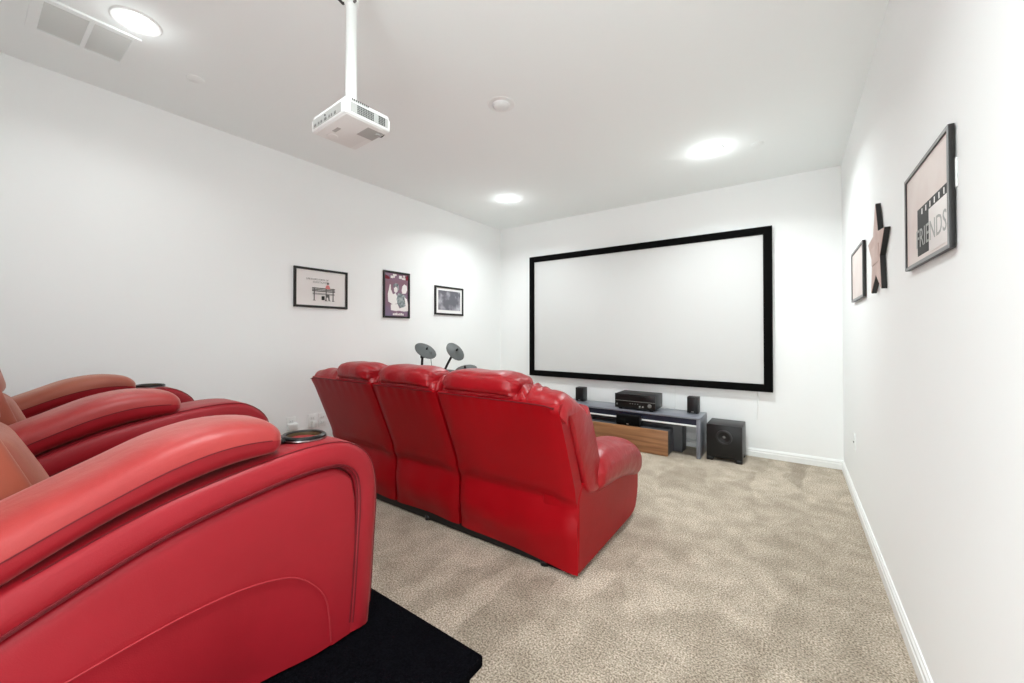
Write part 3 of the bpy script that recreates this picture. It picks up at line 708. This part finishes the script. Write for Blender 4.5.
for i, xc in enumerate(AC):
    ady, adz, pdy, pdz = ((0.022, 0, -.024, 0), (.056, .028, -.025, .008), (.024, .028, .006, .012))[i]
    APRE = set(bpy.data.objects)
    fr_, fl_ = xc+AW/2, xc-AW/2
    rings = []
    sec = [(.088, .055), (.081, .030), (.078, .016), (.072, .006), (.066, .001), (.045, 0), (.020, .002), (.006, .010), (0, .026)]
    g0 = off(.084); EX = ((g0[-1][0], .287), (g0[0][0], .287))     # the foot of the side panel stays open between the borders
    for d, dx in sec: q = off(d); rings.append([(fr_-dx, a, c) for a, c in q]+[(fr_-.055, a, c) for a, c in EX])
    for dx in (.08, AW-.08): rings.append([(fr_-dx, a, c) for a, c in OP]+[(fr_-dx, a, c) for a, c in EX])
    for d, dx in reversed(sec): q = off(d); rings.append([(fl_+dx, a, c) for a, c in q]+[(fl_+.055, a, c) for a, c in EX])
    ar = MB().loft(rings).build('arm', 'chair', th, angle=60)
    gp = off(.084)
    for s, face in ((1, fr_), (-1, fl_)):
        if s == -1 and i == 2: pass
        # recessed side panel
        ymax, ymin = gp[:, 0].max()-.001, -.27
        topi = [p for p in gp if p[1] > .40]
        ys = np.r_[np.linspace(ymin, .56, 30), np.linspace(.58, ymax, 26)]
        order = np.array(topi)[::-1]; cut = order[:, 0].argmax()+1
        # upper boundary z(y): the last crossing from the top
        ztop = np.interp(ys, order[:cut, 0], order[:cut, 1])
        P = []
        for y, zt in zip(ys, ztop):
            row = [(face-s*.022, y, zt)]
            for u in np.linspace(0, 1, 34):
                z = zt-.003-(zt-.003-.289)*u
                row.append((panel_x(y, z, face, s)-s*.006*math.exp(-u/.03), y, z))
            P.append(row)
        P.append([(face-s*.03, q[1]+.001, q[2]) for q in P[-1]])
        pn = MB().grid(P).build('side_panel', 'chair', ar, angle=60)
        line = [(panel_x(y, z+.002, face, s)+s*.0005, y, z) for y, z in smooth_poly(list(zip(seam_y, seam_z))[1:], 50, 2)]
        MB().tube(line, .0022, 6).build('stitch_line', 'stitch', pn)
        for d, r_ in ((.0755, .0036), (.069, .0025)):
            q = [(face-s*(.008 if d > .07 else .0005), a, c) for a, c in off(d) if -.28 < a and c > .30]
            MB().tube(q, r_, 6).build('piping', 'seam', ar)
    # shoulder seam along the top edges
    for dx in (.012, AW-.012):
        q = [(fr_-dx, a, c) for a, c in off(.003) if a > .05 and c > .33]
        MB().tube(q, .0016, 6).build('stitch_line', 'seam', ar)
    shift_new(APRE, ady, adz); APRE = set(bpy.data.objects)
    # arm pad
    ky = [-.34, -.15, .052, .186, .323, .40, .47, .52, .553]
    zb = [.612, .668, .752, .816, .862, .880, .888, .890, .890]
    zt = [.732, .790, .876, .932, .986, .998, .994, .982, .966]
    def wrp(t, a_): 
        lo = math.exp(-((a_-(.0 if a_ < PI else 2*PI))/.7)**2)+math.exp(-((a_-PI)/.7)**2)
        return .010*math.sin(t*55+a_)*lo*max(0, -math.sin(a_))*2*math.exp(-((t-.2)/.25)**2)
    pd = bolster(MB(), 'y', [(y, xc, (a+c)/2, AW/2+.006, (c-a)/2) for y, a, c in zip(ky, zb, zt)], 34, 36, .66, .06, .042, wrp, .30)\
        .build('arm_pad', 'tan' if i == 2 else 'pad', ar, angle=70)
    pd.data.materials.append(M['chair'])          # flanks below the seam stay crimson; ceiling sheen is painted on top only
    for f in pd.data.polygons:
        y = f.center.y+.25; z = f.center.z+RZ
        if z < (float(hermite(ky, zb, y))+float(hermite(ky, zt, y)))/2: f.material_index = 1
    for s in (1, -1):
        q = [(xc+s*(AW/2+.0062), y, (float(hermite(ky, zb, y))+float(hermite(ky, zt, y)))/2) for y in np.linspace(-.28, .508, 60)]
        MB().tube(q, .0016, 6).build('piping', 'seam', ar)
    shift_new(APRE, pdy, pdz)
    if i != 1:
        cy, cz = .604+ady, .8985+adz
        tilt = (0, .03, 1)
        ch = MB().lathe([(.046, -.05), (.047, .004), (.050, .0115), (.058, .0125), (.0625, .009), (.0635, .002), (.061, -.004)], (xc, cy, cz), tilt, 40, cap=False).build('cup_holder', 'gloss', ar)
        MB().lathe([(.0005, -.008), (.040, -.008), (.0465, -.004), (.0465, .012)], (xc, cy, cz-.004), tilt, 36, cap=False).build('cup_bottom', 'cup', ch)
        MB().lathe([(.0618, -.001), (.0645, .000), (.0645, .0035), (.0618, .004)], (xc, cy, cz), tilt, 40, cap=False).build('chrome_ring', 'metal', ch)
        MB().box(xc-.016, xc+.016, cy-.074, cy-.052, cz-.002, cz+.010, .004).build('tab', 'gloss', ch)
for k in (0, 1):
    xa, xb = AC[k+1]+AW/2+.006, AC[k]-AW/2-.006; xm = (xa+xb)/2
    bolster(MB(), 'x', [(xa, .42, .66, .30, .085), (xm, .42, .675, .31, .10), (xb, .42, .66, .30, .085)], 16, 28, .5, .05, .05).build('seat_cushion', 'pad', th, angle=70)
    bolster(MB(), 'x', [(xa, .715, .47, .05, .165), (xm, .725, .47, .055, .17), (xb, .715, .47, .05, .165)], 12, 26, .5, .04, .04).build('footrest', 'chair', th, angle=70)
    MB().box(xa, xb, -.33, .66, RZ+.03, .60, .02).build('seat_base', 'chair', th)
    # reclined backrest: outer bolsters at both sides and a centre cushion
    lean = (.122, .40) if k == 0 else (.150, .32)
    def bk(z): return lean[0]-lean[1]*(z-.78)
    def slab(x0_, x1_, zlo, zhi, th_, fwd, name, e=.6, endr=.05):
        mb = MB(); rings = []
        for f in np.linspace(0, 1, 34):
            z = zlo+(zhi-zlo)*f; rr = min(1, math.sqrt(max(0, 1-((abs(f-.5)-.38)/.12)**2)) if abs(f-.5) > .38 else 1); rr = max(rr, .04)
            y = bk(z)+fwd+.010*math.sin(PI*f); ring = []
            for q in range(30):
                a = 2*PI*q/30; cc, ss = math.cos(a), math.sin(a)
                ring.append(((x0_+x1_)/2+(x1_-x0_)/2*(.93+.07*rr)*math.copysign(abs(cc)**e, cc), y-th_/2+th_/2*rr*math.copysign(abs(ss)**.75, ss), z))
            rings.append(ring)
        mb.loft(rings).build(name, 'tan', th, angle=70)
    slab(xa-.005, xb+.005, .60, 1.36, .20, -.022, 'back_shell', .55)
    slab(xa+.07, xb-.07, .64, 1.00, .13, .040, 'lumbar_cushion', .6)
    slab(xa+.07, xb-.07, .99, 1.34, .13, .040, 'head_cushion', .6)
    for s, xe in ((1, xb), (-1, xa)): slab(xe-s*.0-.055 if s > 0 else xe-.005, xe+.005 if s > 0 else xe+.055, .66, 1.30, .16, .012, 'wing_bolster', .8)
    MB().box(xa+.01, xb-.01, -.365, -.335, .32, .66, .01).build('back_cover', 'chair', th)
